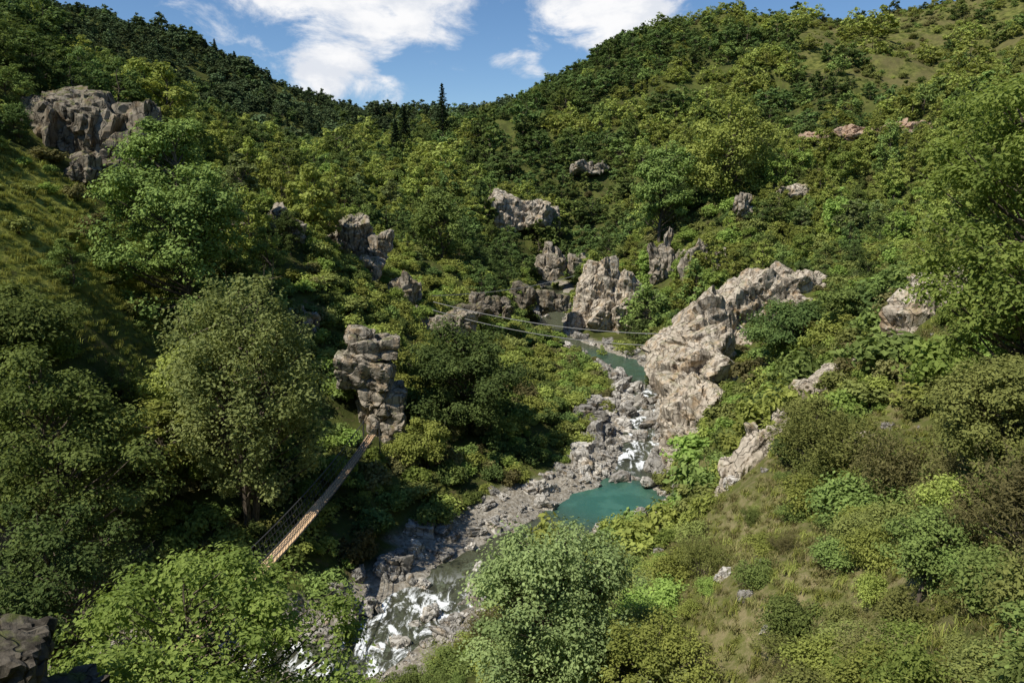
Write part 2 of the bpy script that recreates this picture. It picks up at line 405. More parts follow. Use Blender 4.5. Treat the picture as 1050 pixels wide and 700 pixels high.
def auto_cluster(loc,w,hgt,nb,seed,dirx=(1,0),depth=None):
    r=np.random.default_rng(seed);depth=depth or w*.6;B=[]
    for k in range(nb):
        t=r.uniform(-.5,.5);s=r.uniform(.35,.7)
        dx=dirx[0]*t*w+r.normal()*.08*w;dy=dirx[1]*t*w+r.uniform(-.3,.3)*depth
        hz=hgt*r.uniform(.4,1.)*(1-.5*abs(t))
        B.append((dx,dy,-hgt*.6+hz*.5+r.uniform(-.1,.1)*hgt,w*s*.8,depth*s*1.2,hz*1.25,r.normal()*.15,r.normal()*.22,r.normal()*.4))
    return B
def crag(loc,w,hgt,nb,mat,seed,sub=5,cell=1.6,dirx=(1,0),depth=None,name='rock_outcrop',ex=None):
    EXC.append((loc[0],loc[1],ex if ex is not None else w*(.38 if loc[1]<130 else .30)))
    return rock(name,loc,auto_cluster(loc,w,hgt,nb,seed,dirx,depth),mat,sub,cell)

rock('rock_pillar',(-14.3,78,5),[(0.2,0,9.6,6.4,4.5,2.8,.05,-.06,.1),(-1.1,0,10.9,3.6,3.4,1.8,0,.1,.4),(-.4,0,7.0,6.8,4.8,3.6,0,.05,-.1),(.9,.1,4.4,4.8,4.5,3.4,.05,.1,.3),(1.4,0,2.0,4.8,4.5,4.2,.1,0,.1),(1.8,.4,-.5,6,5,4,0,0,.5),(-.2,1.6,3.2,4.6,4,6,0,0,.3)],R_grey,5,1.7,.26)
EXC.append((-14.3,77,4))
rock('river_cliff',(18.5,153,10),[(-3.5,0,-.5,7,7,14,.05,.25,.2),(.5,.5,1.2,6.5,7,16,0,-.1,.5),(4.6,1,-1.0,6,7,15,.05,-.2,.1),(-1,-2.5,-4,8,5,9,.15,.1,.3),(3,-2.5,-4,7,5,9,.1,-.1,.6),(-1.8,1,5.0,5.5,5,5,0,.3,.1),(7.5,-2,-4,6,5,9,0,-.2,.2),(-6,-2,-5,5,5,7,0,.3,.2),(8.5,-5,-5.8,6,5,4,0,0,.2)],R_pale,5,2.6,.35)
EXC.append((18.5,152,7));EXC.append((20,145,5))
rock('river_cliff',(30,108,11),[(14.5,9,5.8,5.5,5,5,.1,.3,.2),(10.8,8,4.8,7,6,8,0,.4,.5),(6.8,6,3.8,9,7,10,0,-.5,.1),(2.5,3.5,1.6,9.5,7,12,.1,-.5,.2),(-1.5,1,-.6,9,7.5,13,0,-.6,.1),(-5,-1,-3,8,7.5,13,0,-.5,.3),(-7.5,-5,-4.4,7,9,12,0,-.35,.1),(-7,-10,-5.2,7.5,9,11.5,0,-.35,.4),(-8.2,-15,-6.4,6.5,9,10,.1,-.3,.2),(-4,-6,-2.0,7,8,9,.1,-.5,.5),(-9.6,-20,-7.6,5.5,8,8.5,.1,-.25,.2),(-4.4,-12,-3.4,6,8,9,.1,-.5,.2),(12,4,2,7,6,7,.2,.1,.2),(7,1.5,0,6,6,7,.2,.3,.4),(-10.5,-25,-8.6,5,6,6.5,.1,-.2,.5),(-7.5,-19,-5.4,5,7,8,.1,-.4,.2),(-12.2,-29,-9.6,4,5,4,.1,-.2,.5),(3,-1,-3.5,7,5,8,.1,.1,.3)],R_pale,5,2.7,.35)
for q in [(44,117,3),(38,114,4),(31,110,5),(25,106,5),(24,98,5),(22,91,4.5),(21,85,4),(18.5,80,2.5)]: EXC.append(q)
rock('rock_outcrop',(32.2,60.5,19.8),[(1.4,0,2.2,4.2,4,5.4,0,-.3,.2),(-.9,-.3,.2,4.8,4,5.8,.1,-.4,.5),(-2.3,-.8,-2.8,4.0,3.6,4.8,0,-.3,.1),(1,.2,-2,5,4,5,.1,.1,.6)],R_pale,5,1.6,.28);EXC.append((31.5,60,3.2))
rock('rock_outcrop',(25.5,62,14.4),[(-.8,0,-.3,4.4,2.8,3,0,-.45,.1),(1.6,.5,.9,4.4,3,3.2,.1,-.4,.3),(3.7,.6,1.9,2.8,2.2,2.2,0,0,.3),(-2.6,-.6,-1.6,3.2,2.6,2.8,0,-.4,.1)],R_pale,5,1.3,.28);EXC.append((25,62,3));EXC.append((24,59,2.4))
rock('rock_outcrop',(16.3,51.5,11),[(.9,0,1.3,2.6,2.4,3.6,0,.6,.2),(0,-.2,-.1,2.9,2.4,3.8,.1,.55,.4),(-1.2,-.4,-1.7,2.7,2.2,2.6,.1,.6,.1),(-.6,.8,.2,1.9,1.6,2.4,.1,.6,.1)],R_pale,5,1.2,.28);EXC.append((16,51,2.2));EXC.append((15,48,1.8))
rock('rock_outcrop',(21,45,15.3),[(0,0,0,1.9,1.6,1.4,0,-.3,.2),(-1.2,.2,-.5,1.4,1.3,1,0,0,.4)],R_pale,4,.9);rock('rock_outcrop',(12.2,33,12.7),[(0,0,0,1.2,1,.8,0,.2,.2),(.9,-.4,.1,.8,.9,.6,0,0,1)],R_pale,4,.6)
crag((20,55,12.9),3.8,2.6,5,R_pale,61,4,1.);crag((29,56,18.2),3.6,2.6,4,R_pale,62,4,1.);crag((35.5,66,22.5),4,3,5,R_pale,63,4,1.1);crag((22.6,58,14),3.4,2.4,4,R_pale,64,4,1)
crag((-53,97,38),20,12,16,R_dark,5,5,3.0,(1,-.1),7,ex=4);crag((-43,94,34.5),8,6,6,R_dark,8,5,2.1,ex=2);crag((-60,90,38),8,6,6,R_dark,7,5,2.1,ex=2);crag((-47,90,33),6,3,5,R_dark,9,5,1.7,ex=1.5)
crag((-29.5,104,27.3),4.6,6,5,R_grey,3,5,1.8);crag((-24,118,24.5),7,7,6,R_grey,4,5,2);crag((-19.5,115,18.6),9,6.5,7,R_grey,6,5,2.1)
crag((-22.5,84,16.8),3.8,3,4,R_grey,9,5,1.3);crag((-11,109,13.4),9,4,7,R_grey,10,5,1.6);crag((-4,124,13.4),8,4,6,R_dark,12,4,1.8,ex=2)
crag((-36,96,27.5),5,3.5,5,R_dark,72,4,1.5)
crag((4,148,12),10,6,7,R_dark,13,4,2.2,ex=2.5);crag((-1,221,27),20,10,10,R_pale,14,4,3.4,(1,.1),8)
crag((10,199,15),10,8,7,R_grey,15,4,2.6);crag((31.7,164,18.5),7,12,7,R_grey,16,4,2.6);crag((40.5,151,18),9,10,8,R_grey,17,4,2.6)
crag((47,161,29),4,4.5,5,R_grey,18,4,1.8);crag((59,166,31.5),8,3.5,6,R_pale,19,4,1.6)
crag((25,248,40),12,5,7,R_grey,20,4,3,ex=1)
crag((76,199,45),13,2.6,9,R_red,21,4,1.6,ex=6);crag((87,201,45.8),15,2.8,10,R_red,22,4,1.6,ex=7);crag((101,202,47),16,3.0,10,R_red,23,4,1.6,ex=7.5)
crag((26,139,4.2),7,3.2,5,R_pale,24,4,1.5);crag((23,134,3.5),4,2.2,3,R_pale,25,4,1.3);crag((26,129,4.5),5,3,4,R_pale,26,4,1.3)
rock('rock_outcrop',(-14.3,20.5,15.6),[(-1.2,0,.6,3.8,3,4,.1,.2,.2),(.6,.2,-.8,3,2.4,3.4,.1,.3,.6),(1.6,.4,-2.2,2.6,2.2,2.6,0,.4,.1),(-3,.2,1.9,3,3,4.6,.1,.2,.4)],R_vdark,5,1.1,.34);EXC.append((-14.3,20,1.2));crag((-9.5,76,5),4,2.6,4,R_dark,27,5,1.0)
for i,q in enumerate([(5.2,79.5,1.4,3.2,1.8),(8.3,83.5,1.6,3.8,2.0),(2.2,74.6,1.2,3.0,1.3),(11.2,87,1.8,3.4,1.8),(12,93,2,3.2,2.2),(17.6,84,1.6,3,2.4),(3.5,78,1.3,2.4,1.4),(14,101,2.2,3.6,2),(6.5,77,1,2.2,1.3),(9.5,80,1.1,2.6,1.6),(-9,57,.7,2.4,1.3),(-11,53,.5,2.6,1.2),(-13,49.5,.3,2.8,1.4),(-5,52,.4,2.4,1.3),(-7.5,61,.9,2.6,1.5),(-3,56,.5,1.8,1.1),(15.5,91,1.8,2.6,1.8),(16,106,2.4,3.2,1.8)]):
    crag(q[:3],q[3],q[4],4,R_river,80+i,4,1.2,name='river_rocks')
print('rocks',time.time()-T0)

# ---------------------------------------------------------------- terrain sheet
nx,ny=640,820
u=np.linspace(-1,1,nx);xs=620*np.sign(u)*np.abs(u)**2.1+8
t=np.linspace(0,1,ny);ys=-70+1020*t**1.9
X,Y=np.meshgrid(xs,ys);Z,d_,zr_,hw_,gw_,sd_=H(X,Y,True)
xf=X.ravel();yf=Y.ravel()
grav=1-sm(d_,hw_+gw_+.1,hw_+gw_+1.6)
STRIP=[(8,27),(12,33),(14,44),(19,53),(27,60)]
def meadow_f(x,y): return sm(x+.25*y+fbm2(x,y,40,33,3)*70,150,190)*sm(y,225,262)
def rslope_f(x,y,side): return (side<0)*sm(x,2,5)*(1-sm(y,72,92))
strip=1-sm(polyd(xf,yf,STRIP),1.5,4)
dryness=np.clip(rslope_f(xf,yf,sd_)*(0.15+strip*.6+fbm2(xf,yf,7,55,3)*1.2),0,1)
grassy=np.clip(1-np.hypot((xf+46)/14,(yf-70)/18)+fbm2(xf,yf,6,44,3)*.5,0,1)*2.5
meadow=np.clip(grassy,0,1);heath=np.clip(meadow_f(xf,yf),0,1)
idx=np.arange(nx*ny).reshape(ny,nx)
F=np.stack([idx[:-1,:-1],idx[:-1,1:],idx[1:,1:],idx[1:,:-1]],-1).reshape(-1,4)
m,nt=newmat('valley_ground');g=N(nt)
geo=g('ShaderNodeNewGeometry');pos=geo.outputs['Position'];nz_=g('ShaderNodeSeparateXYZ',i_0=geo.outputs['Normal']).outputs[2]
na=g.noise(pos,.22,6,.6);nb_=g.noise(pos,1.7,7,.65);ncx=g.noise(pos,9,5,.6);nd_=g.noise(pos,.07,6,.65);ne_=g.noise(pos,.5,7,.7)
c=g.mix(g.mr(na,.38,.62),(.055,.065,.02),(.10,.115,.03))
c=g.mix(g.mr(nb_,.5,.7,0,.8),c,(.13,.10,.055))
cm=g.mix(g.mr(ne_,.35,.65),(.13,.155,.028),(.34,.34,.08))
cm=g.mix(g.mr(nb_,.5,.7,0,.5),cm,(.20,.16,.075))
c=g.mix(g.attr('meadow'),c,cm)
ch_=g.mix(g.mr(ne_,.38,.62),(.06,.072,.02),(.17,.175,.05))
ch_=g.mix(g.mr(nd_,.42,.6,0,.75),ch_,(.14,.12,.055))
c=g.mix(g.attr('heath'),c,ch_)
cdry=g.mix(g.mr(nb_,.35,.65),(.14,.15,.04),(.30,.25,.13))
c=g.mix(g.math('MULTIPLY',g.attr('dry'),.85),c,cdry)
c=g.mix(g.mr(nz_,.60,.42,0,.8),c,g.mix(nb_,(.10,.085,.06),(.32,.27,.2)))
vor=g('ShaderNodeTexVoronoi');g.set(vor.inputs['Vector'],pos);vor.inputs['Scale'].default_value=5
cg=g.mix(vor.outputs['Color'],(.16,.14,.11),(.48,.44,.37));
cg=g.mix(g.mr(nb_,.42,.6,0,.6),cg,(.20,.165,.12))
c=g.mix(g.attr('grav'),c,cg)
hb=g.math('ADD',g.math('MULTIPLY',nb_,.6),g.math('MULTIPLY',ncx,.2))
b=g('ShaderNodeBump',i_Strength=.9,i_Distance=.35,i_Height=hb)
p=g('ShaderNodeBsdfDiffuse',i_Color=c,i_Normal=b.outputs[0])
o=g('ShaderNodeOutputMaterial');g.set(o.inputs[0],p.outputs[0])
build('terrain',np.stack([xf,yf,Z],1),F,[m],smooth=True,extra={'grav':grav,'meadow':meadow,'heath':heath,'dry':dryness})
print('terrain',time.time()-T0)

# ---------------------------------------------------------------- river water
gx=np.arange(-74,30,.4);gy=np.arange(26,204,.4);X,Y=np.meshgrid(gx,gy);xf=X.ravel();yf=Y.ravel()
d_,zr_,hw_,sd_=river(xf,yf)
foam=np.clip(sm(yf,79,83)*(1-sm(yf,113,119))+(1-sm(yf,54,60)),0,1)
pool=np.clip(1-np.hypot((xf-9.5)/8,(yf-73)/8)**3,0,1)+.5*np.clip(sm(yf,114,119)*(1-sm(yf,134,140)),0,1)
Zw=zr_-.08+fbm2(xf,yf,1.3,77,3)*.16*foam
idx=np.arange(len(xf)).reshape(X.shape)
F=np.stack([idx[:-1,:-1],idx[:-1,1:],idx[1:,1:],idx[1:,:-1]],-1).reshape(-1,4)
F=F[(d_<hw_+1.2)[F].all(1)]
used=np.unique(F);mp_=np.zeros(len(xf),int);mp_[used]=np.arange(len(used))
m,nt=newmat('river_water');g=N(nt)
pos=g('ShaderNodeNewGeometry').outputs['Position'];fo=g.attr('foam');po=g.attr('pool')
mpn=g('ShaderNodeMapping');g.set(mpn.inputs[0],pos);mpn.inputs['Rotation'].default_value=(0,0,.35);mpn.inputs['Scale'].default_value=(1.6,.7,1)
f1=g.noise(mpn.outputs[0],.6,9,.72,.5)
fm=g.math('MULTIPLY',fo,g.mr(f1,.475,.58),clamp=True)
base=g.mix(po,(.08,.08,.05),(.045,.15,.11))
base=g.mix(g.math('MULTIPLY',po,g.mr(g.noise(pos,.35,3),.45,.65,0,.6)),base,(.09,.23,.17))
col=g.mix(fm,base,(.82,.84,.84))
w1=g.noise(pos,3.2,4,.6,.5)
b=g('ShaderNodeBump',i_Strength=.35,i_Distance=.08,i_Height=w1)
p=g('ShaderNodeBsdfPrincipled',i_Base_Color=col,i_IOR=1.33,i_Normal=b.outputs[0]);g.set(p.inputs['Roughness'],g.mr(fm,0.,1.,.08,.7))
tr=g('ShaderNodeBsdfTransparent');tr.inputs[0].default_value=(.7,.8,.7,1)
al=g.math('MULTIPLY',g.math('SUBTRACT',1.,fm),g.math('SUBTRACT',.5,g.math('MULTIPLY',po,.3)),clamp=True)
mx=g('ShaderNodeMixShader');g.set(mx.inputs[0],al);g.set(mx.inputs[1],p.outputs[0]);g.set(mx.inputs[2],tr.outputs[0])
o=g('ShaderNodeOutputMaterial');g.set(o.inputs[0],mx.outputs[0])
build('river_water',np.stack([xf,yf,Zw],1)[used],mp_[F],[m],smooth=True,extra={'foam':foam[used],'pool':np.clip(pool,0,1)[used]})

# ---------------------------------------------------------------- scatter (instanced masses)
def proto_col(name,objs):
    c=bpy.data.collections.new(name)
    for i,o in enumerate(objs): o.name='%s_%02d'%(name,i);c.objects.link(o)
    return c
def scatter(name,P,rz,sc,pi,coll,tilt=None):
    me=bpy.data.meshes.new(name);me.vertices.add(len(P));me.vertices.foreach_set('co',np.asarray(P,np.float32).ravel())
    rot=np.zeros((len(P),3),np.float32);rot[:,2]=rz
    if tilt is not None: rot[:,:2]=tilt
    a=me.attributes.new('rot','FLOAT_VECTOR','POINT');a.data.foreach_set('vector',rot.ravel())
    S=np.asarray(sc,np.float32);S=S if S.ndim==2 else np.repeat(S[:,None],3,1)
    a=me.attributes.new('scl','FLOAT_VECTOR','POINT');a.data.foreach_set('vector',S.astype(np.float32).ravel())
    a=me.attributes.new('pidx','INT','POINT');a.data.foreach_set('value',np.asarray(pi,np.int32))
    ob=bpy.data.objects.new(name,me);COL.objects.link(ob)
    nt=bpy.data.node_groups.new(name+'_scatter','GeometryNodeTree')
    nt.interface.new_socket('Geometry',in_out='INPUT',socket_type='NodeSocketGeometry');nt.interface.new_socket('Geometry',in_out='OUTPUT',socket_type='NodeSocketGeometry')
    gi=nt.nodes.new('NodeGroupInput');go=nt.nodes.new('NodeGroupOutput');iop=nt.nodes.new('GeometryNodeInstanceOnPoints')
    ci=nt.nodes.new('GeometryNodeCollectionInfo');ci.inputs['Collection'].default_value=coll;ci.inputs['Separate Children'].default_value=True;ci.inputs['Reset Children'].default_value=True
    def na(nm,ty):
        q=nt.nodes.new('GeometryNodeInputNamedAttribute');q.data_type=ty;q.inputs['Name'].default_value=nm;return [s for s in q.outputs if s.enabled][0]
    e=nt.nodes.new('FunctionNodeEulerToRotation')
    L=nt.links.new
    L(gi.outputs[0],iop.inputs['Points']);L(ci.outputs[0],iop.inputs['Instance']);iop.inputs['Pick Instance'].default_value=True
    L(na('pidx','INT'),iop.inputs['Instance Index']);L(na('rot','FLOAT_VECTOR'),e.inputs[0]);L(e.outputs[0],iop.inputs['Rotation']);L(na('scl','FLOAT_VECTOR'),iop.inputs['Scale'])
    L(iop.outputs[0],go.inputs[0])
    md=ob.modifiers.new('scatter','NODES');md.node_group=nt
    return ob
def cand(s,x0,x1,y0,y1):
    gx=np.arange(x0,x1,s);gy=np.arange(y0,y1,s);X,Y=np.meshgrid(gx,gy)
    x=(X+rng.uniform(-.48,.48,X.shape)*s).ravel();y=(Y+rng.uniform(-.48,.48,X.shape)*s).ravel()
    k=(np.abs(x)<.74*y+12);return x[k],y[k]
def excl(x,y,grow=0,front=()):
    m=np.zeros(len(x),bool)
    for (a,b,r) in EXC:
        m|=np.hypot(x-a,y-b)<r+grow
        for tt in front: m|=np.hypot(x-a*tt,y-b*tt)<(r*.8+grow)*tt
    return m

heroes=[
 ('ash_tree',-20.5,58,23.5,6.4,L_ash,dict(nl=52000,leaf=.28,ncl=140,base=.06,wisp=1.7,trunks=3,clr=.26,snag=3)),
 ('alder_tree',-5.2,82,16.0,6.0,L_dark,dict(nl=34000,leaf=.32,ncl=110,base=.03,clr=.26)),
 ('chestnut_tree',-33.5,80,39.5,6.8,L_mid,dict(nl=54000,leaf=.36,ncl=150,base=.03,clr=.26)),
 ('oak_tree',1.8,32,17.0,4.2,L_grey,dict(nl=60000,leaf=.165,ncl=190,base=.08,clr=.23)),
 ('ash_tree',-11.6,27,16.4,5.7,L_fresh,dict(nl=50000,leaf=.20,ncl=170,base=.25,clr=.20,flat=.6)),
 ('ash_tree',25,36,38,5.8,L_fresh,dict(nl=60000,leaf=.23,ncl=170,base=.06,clr=.23)),
 ('oak_tree',-30.5,50,21,6.0,L_mid,dict(nl=34000,leaf=.28,ncl=120,base=.06,clr=.25)),
 ('oak_tree',-37,57,23.5,6.0,L_mid,dict(nl=30000,leaf=.30,ncl=100,base=.06,clr=.26)),
 ('oak_tree',-27,65,18.0,4.8,L_yel,dict(nl=24000,leaf=.28,ncl=90,base=.06,clr=.27)),
 ('alder_tree',-27,43,14,4.8,L_dark,dict(nl=28000,leaf=.25,ncl=100,base=.08,clr=.26)),
 ('chestnut_tree',46,172,50,10.5,L_yel,dict(nl=19000,leaf=.6,ncl=130,base=.04,clr=.22)),
 ('chestnut_tree',33,176,44,8,L_mid,dict(nl=14000,leaf=.6,ncl=90,base=.04,clr=.25)),
 ('chestnut_tree',-14,150,33,6,L_mid,dict(nl=11000,leaf=.5,ncl=70,base=.04,clr=.26)),
 ('oak_tree',31,84,18.5,4.8,L_dark,dict(nl=22000,leaf=.3,ncl=80,base=.05,clr=.26)),
 ('oak_tree',36,78,21.5,4,L_mid,dict(nl=14000,leaf=.3,ncl=60,base=.1,clr=.27)),
 ('holm_oak_tree',19.5,30,24.0,3.2,L_olive,dict(nl=42000,leaf=.14,ncl=120,base=.04,clr=.25)),
 ('birch_tree',5.8,30,12.4,2.6,L_yel,dict(nl=24000,leaf=.13,ncl=80,base=.1,clr=.26)),
 ('hazel_tree',-9,73,8.5,3.2,L_yel,dict(nl=10000,leaf=.26,ncl=50,base=.05,trunks=3)),
 ('hazel_tree',14,24,18.3,1.9,L_mid,dict(nl=16000,leaf=.11,ncl=60,base=.05,trunks=3)),
 ('hazel_tree',19,47,17.6,2.2,L_olive,dict(nl=12000,leaf=.16,ncl=50,base=.05,trunks=3)),
]
hx=[];
for i,(nm,x,y,tz,R,mt,kw) in enumerate(heroes):
    z=h1(x,y);ht=max(tz-z,2.6)
    o=make_tree(nm,ht,R,mt,100+i,link=True,**kw);o.location=(x,y,z);hx.append((x,y,R*.75))
for (x,y,ht) in [(-40,300,18),(-26,302,22),(-44,304,13)]:
    o=make_conifer('fir_tree',ht,ht*.22,int(ht),nl=3500,leaf=.8,link=True);o.location=(x,y,h1(x,y)+1)
print('heroes',time.time()-T0)

near=[make_tree('p',10,R,m,200+i,nl=7500,leaf=.34,ncl=70,base=.05,clr=.26) for i,(R,m) in enumerate([(3.6,L_mid),(4.0,L_dark),(3.4,L_yel),(3.9,L_mid),(3.2,L_fresh),(2.3,L_grey)])]
mid=[make_tree('p',10,R,m,300+i,nl=3200,leaf=.55,ncl=55,base=.03,clr=.27) for i,(R,m) in enumerate([(3.8,L_mid),(4.2,L_dark),(3.6,L_yel),(4.1,L_mid),(3.7,L_fresh),(2.4,L_grey)])]
farp=[make_tree('p',10,R,m,400+i,nl=1100,leaf=.95,ncl=32,base=.02,clr=.30) for i,(R,m) in enumerate([(4.4,L_mid),(4.6,L_dark),(4.2,L_yel),(4.8,L_mid),(4.0,L_dark),(2.6,L_mid)])]
dist=[make_tree('p',10,R,m,450+i,nl=500,leaf=1.4,ncl=20,base=.02,clr=.32) for i,(R,m) in enumerate([(4.4,L_blue),(4.6,L_blue),(3.0,L_blue),(4.8,L_dark)])]+[make_conifer('p',11,2.6,77,nl=600,leaf=1.1)]
C_near=proto_col('proto_near_tree',near);C_mid=proto_col('proto_mid_tree',mid);C_far=proto_col('proto_far_tree',farp);C_dist=proto_col('proto_ridge_tree',dist)
shn=[make_shrub('p',1.2,1.5,m,500+i,nl=6000,leaf=.105,ncl=36,spike=sp) for i,(m,sp) in enumerate([(L_olive,0),(L_brown,1),(L_mid,0),(L_yel,0),(L_olive,1),(L_fresh,0),(L_grey,0)])]
shm=[make_shrub('p',1.3,1.6,m,520+i,nl=1400,leaf=.25,ncl=20) for i,m in enumerate([L_yel,L_mid,L_olive,L_fresh,L_dark,L_brown])]
C_shn=proto_col('proto_near_shrub',shn);C_shm=proto_col('proto_shrub',shm)
tf=[make_tuft('p',.28,60,m,600+i) for i,m in enumerate([G_grass,G_grass,G_green])];C_tf=proto_col('proto_grass_tuft',tf)
bl=[]
for i in range(6):
    v,f=block((2,1.6,1.3),(0,0,0),700+i,4,1.0,.25);bl.append(build('p',v,f,[R_river],smooth=False,link=False))
C_bl=proto_col('proto_boulder',bl)

def is_spur(x,y): return (y>82)&(y<138)&(x>-27)&(x<14)
def is_grassy(x,y): return (np.hypot((x+46)/11,(y-70)/14)+fbm2(x,y,8,71,2)*.5<1)&(x<-33)
x,y=cand(4.2,-330,380,30,560)
z,d,zr,hw,gw,side=H(x,y,True)
dens=np.ones(len(x))*.92
dens*=(d>hw+gw+1.8)
spur=is_spur(x,y)&(side>0);dens[spur]=.12
rs=(side<0)&(y<84)&(x>0);dens[rs]=.14
rs2=(side<0)&(y>=84)&(y<135)&(x<60);dens[rs2]=.55
dens[is_grassy(x,y)]=.04
dens[(side>0)&(x>-21)&(y<82)]=0
dens[(side<0)&(y<60)&(x<10)]=0;dens[y<38]=0
dens[(side<0)&(y<75)&(x>0)&(x<18)]=0
dens[(polyd(x,y,STRIP)<5)]=0
md=meadow_f(x,y);dens*=1-.9*md
patch=fbm2(x,y,20,91,3);dens*=np.where((y>100)&(patch<-.2),.4,1)
for (a,b_,r_) in hx: dens[np.hypot(x-a,y-b_)<r_+1.5]=0
dens[(y<130)&excl(x,y,1.0,(.93,.87))]=0;dens[(y>=130)&excl(x,y,.3,(.965,))]=0
k=rng.uniform(size=len(x))<dens;x,y,z,side,spur,rs,rs2=x[k],y[k],z[k],side[k],spur[k],rs[k],rs2[k]
u0=rng.uniform(size=len(x))
sc=.35+.65*u0**1.3;sc=np.where(rng.uniform(size=len(x))<.07,sc*1.4,sc)
sc*=1+.3*fbm2(x,y,25,66,2)
sc[spur|rs]*=.5;sc[rs2]*=.6;sc[is_grassy(x,y)]*=.5
sc[(y>100)&(y<220)]*=.85
sc*=np.where(y>220,.8,1)
S=np.stack([sc*rng.uniform(.85,1.3,len(x)),sc*rng.uniform(.85,1.3,len(x)),sc*rng.uniform(.85,1.2,len(x))],1)
S[y>220,:2]*=1.15
tint=fbm2(x,y,26,123,2)
pi=(rng.uniform(0,6,len(x))).astype(int)
pi=np.where((tint>.06)&(rng.uniform(size=len(x))<.65),2,pi);pi=np.where((tint<-.10)&(rng.uniform(size=len(x))<.7),1,pi)
rz=rng.uniform(0,6.28,len(x));P=np.stack([x,y,z-.25],1)
dm=(y>=370)|((x<-70)&(y>250))
for nm,mk,cc in (('near_woodland',y<100,C_near),('valley_woodland',(y>=100)&(y<205),C_mid),('distant_forest',(y>=205)&~dm,C_far),('ridge_forest',dm,C_dist)):
    scatter(nm,P[mk],rz[mk],S[mk],pi[mk]%5 if nm=='ridge_forest' else pi[mk],cc);print(nm,mk.sum())
# shrubs
x,y=cand(1.6,-150,170,9,200)
z,d,zr,hw,gw,side=H(x,y,True)
nz=fbm2(x,y,6,150,3)
dens=np.full(len(x),.18)
spur=is_spur(x,y)&(side>0);dens[spur]=.85
rs=(side<0)&(y<95)&(x>1);dens[rs]=np.where(nz[rs]>-.22,.88,.4)
ps=polyd(x,y,STRIP);dens=np.where(rs&(ps<2.2),.32,dens)
dens[(side<0)&(y>=95)&(y<150)]=.65
dens[(side>0)&(x>-26)&(y<82)&(x<8)]=.75
dens[(y<45)&(x<2)]=.75
gsy=is_grassy(x,y);dens[gsy]=np.where(fbm2(x,y,5,19,2)[gsy]>.08,.35,.04)
dens=np.where((y>140)&(x>-15)&(x<75),.5,dens)
dens*=(d>hw+gw+.6)
dens[excl(x,y,-.6,(.975,) )]=0
dens[np.hypot(x,y)<8]=0
dens[(np.abs(x+16.8)<1.4)&(y>26)&(y<33)]=0
k=rng.uniform(size=len(x))<dens;x,y,z,spur,rs,side,ps,gsy=x[k],y[k],z[k],spur[k],rs[k],side[k],ps[k],gsy[k]
sc=rng.uniform(.35,1.2,len(x))**1.1
sc=np.where(rs&(rng.uniform(size=len(x))<.16)&(ps>3.5),sc*1.7,sc)
sc*=np.where(rs,1.08,1.1);sc[y<22]*=.85;sc[(y>140)]*=1.3;sc[gsy]*=.75
S=np.stack([sc*rng.uniform(.9,1.4,len(x)),sc*rng.uniform(.9,1.4,len(x)),sc*rng.uniform(.7,1.3,len(x))],1)
rz=rng.uniform(0,6.28,len(x));P=np.stack([x,y,z-.08],1)
u_=np.clip(rng.uniform(size=len(x))+fbm2(x,y,9,171,2)*.5,0,.999)
pn=np.select([u_<.22,u_<.30,u_<.52,u_<.76,u_<.84,u_<.94],[0,1,2,3,4,5],6)
pm=np.where(spur,np.select([u_<.46,u_<.64,u_<.72,u_<.90,u_<.97],[0,1,2,3,4],5),np.select([u_<.30,u_<.5,u_<.68,u_<.84,u_<.95],[0,1,2,3,4],5))
mk=y<46
scatter('hillside_shrubs',P[mk],rz[mk],S[mk],pn[mk],C_shn);mk=~mk
scatter('valley_shrubs',P[mk],rz[mk],S[mk],pm[mk],C_shm);print('shrubs',len(x))
x,y=cand(2.4,-60,330,200,430);md=meadow_f(x,y);cl=fbm2(x,y,16,8,4)
k=rng.uniform(size=len(x))<np.where(md>.1,md*np.where(cl>.05,.8,.10),.18*(y<330));x,y=x[k],y[k];z=H(x,y)
scatter('heath_scrub',np.stack([x,y,z-.25],1),rng.uniform(0,6.28,len(x)),.4+1.3*rng.uniform(size=len(x))**2,rng.choice([0,1,2,2,1,2,5],len(x)),C_shm)
